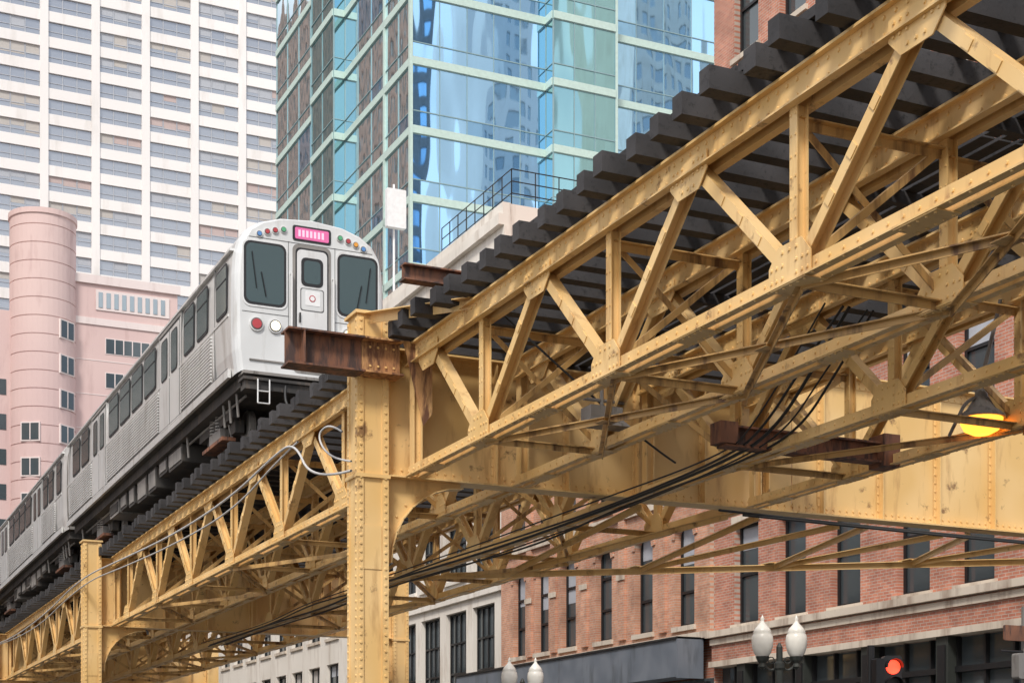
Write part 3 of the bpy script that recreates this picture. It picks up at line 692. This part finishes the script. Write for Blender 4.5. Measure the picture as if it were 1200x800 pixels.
# ---------------------------------------------------------------- unseen buildings, added for their reflections in the glass
def simple(name,x0,x1,y0,y1,h,wall,fl=3.9,bay=3.4,side=('E',),gl='window_glass_light'):
    P=empty(name); m=MB(); m.box(x0+.31,x1-.31,y0+.31,y1-.31,.05,h,wall)
    for s in side:
        if s in'NS':
            n=int((x1-x0)/bay); w=(x1-x0)/n; O=Vector((0,y1 if s=='N' else y0,0)); Nn=Y if s=='N' else -Y; U_=X; s0,s1=x0,x1
        else:
            n=int((y1-y0)/bay); w=(y1-y0)/n; O=Vector((x1 if s=='E' else x0,0,0)); Nn=X if s=='E' else -X; U_=Y; s0,s1=y0,y1
        k=int((h-5)/fl)
        for i in range(k+1):
            za,zb=(5+i*fl-1.5,5+i*fl); c=O+U_*((s0+s1)/2)+Z*((za+zb)/2)-Nn*.15; m.obox(c,U_*((s1-s0)/2-.02),Z*.75,Nn*.15,wall)
        for j in range(n+1):
            u=s0+j*w; c=O+U_*u+Z*(h/2)-Nn*.13; m.obox(c,U_*(w*.22),Z*(h/2),Nn*.17,wall)
        c=O+U_*((s0+s1)/2)+Z*(h/2)-Nn*.28; m.obox(c,U_*((s1-s0)/2-.1),Z*(h/2-.1),Nn*.01,gl)
    m.obj('walls_and_windows',P); return P
simple('reflection_brick_building',-44,-14,175,262,128,'brick_far',side=('E','S'))  # left row: out of view, added to mirror in the glass tower's side
simple('reflection_stone_building',-40,-14,120,172,60,'cream_wall',side=('E','S'))
simple('reflection_brick_loft',-36,-14,60,117,30,'brick_far',side=('E',))
simple('reflection_white_tower',52,60,-80,-60,120,'white_concrete',side=('N',))  # towers added behind the camera to put streaks in the front glass reflections
simple('reflection_dark_tower',74,86,-85,-65,130,'fascia_grey',side=('N',),gl='tower_glass_deep')
simple('reflection_white_tower',100,108,-90,-70,140,'white_concrete',side=('N',))
simple('reflection_stone_building',128,142,-95,-75,150,'cream_wall',side=('N',))
# ---------------------------------------------------------------- street lamps
def lamp(x,y,up=0):
    E=empty('street_lamp'); m=MB(); b=(x,y,0)
    m.lathe(b,[(.26,.14),(.26,.3),(.2,.5),(.17,.9),(.11,1.0),(.09,3.9+up),(.12,3.95+up),(.12,4.05+up),(.07,4.1+up),(.07,4.4+up),(.02,4.5+up)],'lamp_post_green',14)
    for s in(-1,1):
        d=Vector((.92*s,-.38*s,0)) ; c=Vector((x,y,up))
        pr=None
        for j in range(9):
            th=math.pi*j/8; q=c+d*(.36*j/8)+Z*(4.05-.14*math.sin(th))
            if pr is not None: m.cyl(pr,q,.028,'lamp_post_green',8)
            pr=q
        for j in range(10):
            th=2*math.pi*j/9; q=c+d*(.18+.07*math.cos(th))+Z*(4.12+.07*math.sin(th))
            if j: m.cyl(pq,q,.012,'lamp_post_green',6)
            pq=q
        g=c+d*.37; m.lathe((g.x,g.y,4.0+up),[(.02,-.08),(.09,-.02),(.07,.05),(.12,.12),(.15,.2)],'lamp_post_green',14)
        mg=MB(); mg.lathe((g.x,g.y,4.2+up),[(.13,0),(.18,.07),(.22,.2),(.235,.34),(.22,.45),(.19,.50),(.20,.52),(.16,.60),(.09,.68),(.05,.73),(.035,.78),(.045,.81),(.02,.86),(0,.9)],'globe',22); mg.obj('glass_globe',E,True)
    m.obj('post_and_arms',E)
lamp(19.5,28.4,.36); lamp(18.95,40.2,.36)
E=empty('traffic_signal'); m=MB()
sx,sy=19.72,24.9; nn=Vector((-.35,-.93,0)).normalized(); uu=Vector((.93,-.35,0)).normalized()
ZS=4.08
m.cyl(Vector((sx-.42,sy+.1,0)),Vector((sx-.42,sy+.1,4.5)),.07,'black_metal',12); m.rrect(Vector((sx,sy,ZS-.35))-nn*.12,uu,Z,nn,.36,1.15,.06,.2,'black_metal')
m.beam(Vector((sx-.42,sy+.1,3.9)),Vector((sx,sy,3.9)),Z,.05,.05,'black_metal'); m.beam(Vector((sx-.42,sy+.1,3.3)),Vector((sx,sy,3.3)),Z,.05,.05,'black_metal')
for k,mt in((0,'signal_red'),(1,'black_rubber'),(2,'black_rubber')):
    c=Vector((sx,sy,ZS-.35*k))+nn*.08; m.cyl(c,c+nn*.03,.14,mt,20)
    for j in range(-4,5):
        th=math.radians(90+j*24); th2=math.radians(90+(j+1)*24)
        if j<4:
            p=c+uu*math.cos(th)*.155+Z*math.sin(th)*.155; q=c+uu*math.cos(th2)*.155+Z*math.sin(th2)*.155
            m.poly([p,q,q+nn*.2,p+nn*.2],'black_metal')
m.rrect(Vector((sx-.42,sy-.05,3.85)),X,Z,-Y,.2,.75,.03,.15,'black_metal')
m.obj('signal_head',E)
E=empty('signal_pole'); m=MB()
px,py=22.0,24.0
m.cyl(Vector((px+.3,py,0)),Vector((px+.3,py,5.3)),.09,'under_grey',12); m.rrect(Vector((px,py-.1,4.75)),X,Z,-Y,.75,.3,.03,.03,'rusty_steel'); m.rrect(Vector((px+.05,py-.1,4.1)),X,Z,-Y,.42,.5,.05,.2,'under_grey')
m.cyl(Vector((px-.35,py,4.4)),Vector((px+.3,py,4.4)),.03,'black_metal',8)
m.obj('pole_and_head',E)
E=empty('sodium_street_light'); m=MB(); c=V(15.35,17.4,5.3)
m.lathe(tuple(c),[(.0,.30),(.1,.29),(.15,.2),(.2,.12),(.33,.02),(.34,-.02),(.30,-.02)],'under_grey',20)
m.lathe(tuple(c),[(.30,-.01),(.29,-.08),(.24,-.18),(.12,-.24),(0,-.25)],'sodium',20)
m.cyl(c+Z*.28,c+Z*.5,.09,'under_grey',12); m.cyl(c+Z*.5,V(15.7,17.4,7.0),.03,'under_grey',8)
m.obj('lamp_head',E)
curve('supply_conduit',[c+Z*.3,c+Vector((-.25,0,.25)),c+Vector((-.45,0,-.1)),c+Vector((-.4,.2,-.25))],.025,'under_grey',E)
E=empty('flood_light'); m=MB(); c=V(10.9,20.4,5.55)
m.obox(c,X*.26,Y*.16,Z*.09,'under_grey'); m.extr([c+Vector((-.26,-.16,-.09)),c+Vector((-.36,-.24,-.2)),c+Vector((.36,-.24,-.2)),c+Vector((.26,-.16,-.09))],Y,.34,'under_grey')
m.cyl(c,c+Z*.4,.03,'under_grey',8); m.cyl(c+Z*.2-X*.3,c+Z*.2+X*.4,.025,'under_grey',8); m.obj('housing',E)
# ---------------------------------------------------------------- ground
m=MB(); m.box(-1500,1500,-1500,2500,-.5,-.01,'ground_dirt'); m.obj('ground')
m=MB(); m.box(-8,20.5,-200,400,-.3,0,'asphalt'); m.obj('road')
m=MB(); m.box(20.7,27.3,29,400,-.3,.13,'sidewalk'); m.box(20.5,20.69,29,400,-.3,.14,'limestone'); m.box(20.5,27,-200,5,-.3,.13,'sidewalk'); m.box(-14,-8.2,-200,400,-.3,.13,'sidewalk'); m.box(-8.19,-8.0,-200,400,-.3,.14,'limestone'); m.obj('sidewalk')
m=MB(); m.box(20.5,200,8,25,-.3,-.002,'asphalt'); m.obj('cross_street')
m=MB()
for k in range(60): m.box(2.0,2.15,-30+k*6,-27+k*6,.002,.006,'road_paint')
m.box(5.9,6.02,-100,300,.002,.006,'road_paint_yellow'); m.box(6.15,6.27,-100,300,.002,.006,'road_paint_yellow')
for k in range(8): m.box(10+k*1.2,10.6+k*1.2,26,29,.002,.006,'road_paint')
m.obj('road_markings')
# ---------------------------------------------------------------- light
w=bpy.data.worlds.new('World'); scene.world=w; w.use_nodes=True; nt=w.node_tree; bg=nt.nodes['Background']; L=nt.links
sky=nt.nodes.new('ShaderNodeTexSky'); sky.sky_type='NISHITA'; sky.sun_disc=False
sd=Vector((-.55,-.62,.85)).normalized(); sky.sun_elevation=math.asin(sd.z); sky.sun_rotation=math.atan2(sd.x,sd.y)%(2*math.pi)
sky.dust_density=2; 
tc=nt.nodes.new('ShaderNodeTexCoord'); mp=nt.nodes.new('ShaderNodeMapping'); mp.inputs['Scale'].default_value=(1,1,2.2); L.new(tc.outputs['Generated'],mp.inputs[0])
nz=nt.nodes.new('ShaderNodeTexNoise'); nz.inputs['Scale'].default_value=2.6; nz.inputs['Detail'].default_value=4; L.new(mp.outputs[0],nz.inputs['Vector'])
mr=nt.nodes.new('ShaderNodeMapRange'); mr.inputs[1].default_value=.38; mr.inputs[2].default_value=.58; mr.inputs[3].default_value=.25; mr.inputs[4].default_value=.95; L.new(nz.outputs[0],mr.inputs[0])
mx=nt.nodes.new('ShaderNodeMix'); mx.data_type='RGBA'; mx.inputs[7].default_value=(8.9,8.9,9.1,1); L.new(mr.outputs[0],mx.inputs[0]); L.new(sky.outputs[0],mx.inputs[6]); L.new(mx.outputs[2],bg.inputs[0])
bg.inputs[1].default_value=.15
w.cycles.sampling_method='MANUAL'; w.cycles.sample_map_resolution=256
s=bpy.data.lights.new('sun','SUN'); s.energy=2.9; s.angle=math.radians(12); s.color=(1,.95,.88); so=bpy.data.objects.new('sun',s); scene.collection.objects.link(so)
so.rotation_euler=(-sd).to_track_quat('-Z','Y').to_euler()
# ---------------------------------------------------------------- camera
cam=bpy.data.cameras.new('camera'); co=bpy.data.objects.new('camera',cam); scene.collection.objects.link(co); scene.camera=co
co.location=(0,0,CZ); co.rotation_euler=(math.radians(90),0,math.radians(-24.86)); cam.lens=55.5; cam.sensor_width=36; cam.shift_y=530/1200; cam.clip_end=5000; cam.clip_start=.1
scene.view_settings.view_transform='Standard'; scene.view_settings.look='None'; scene.view_settings.exposure=0
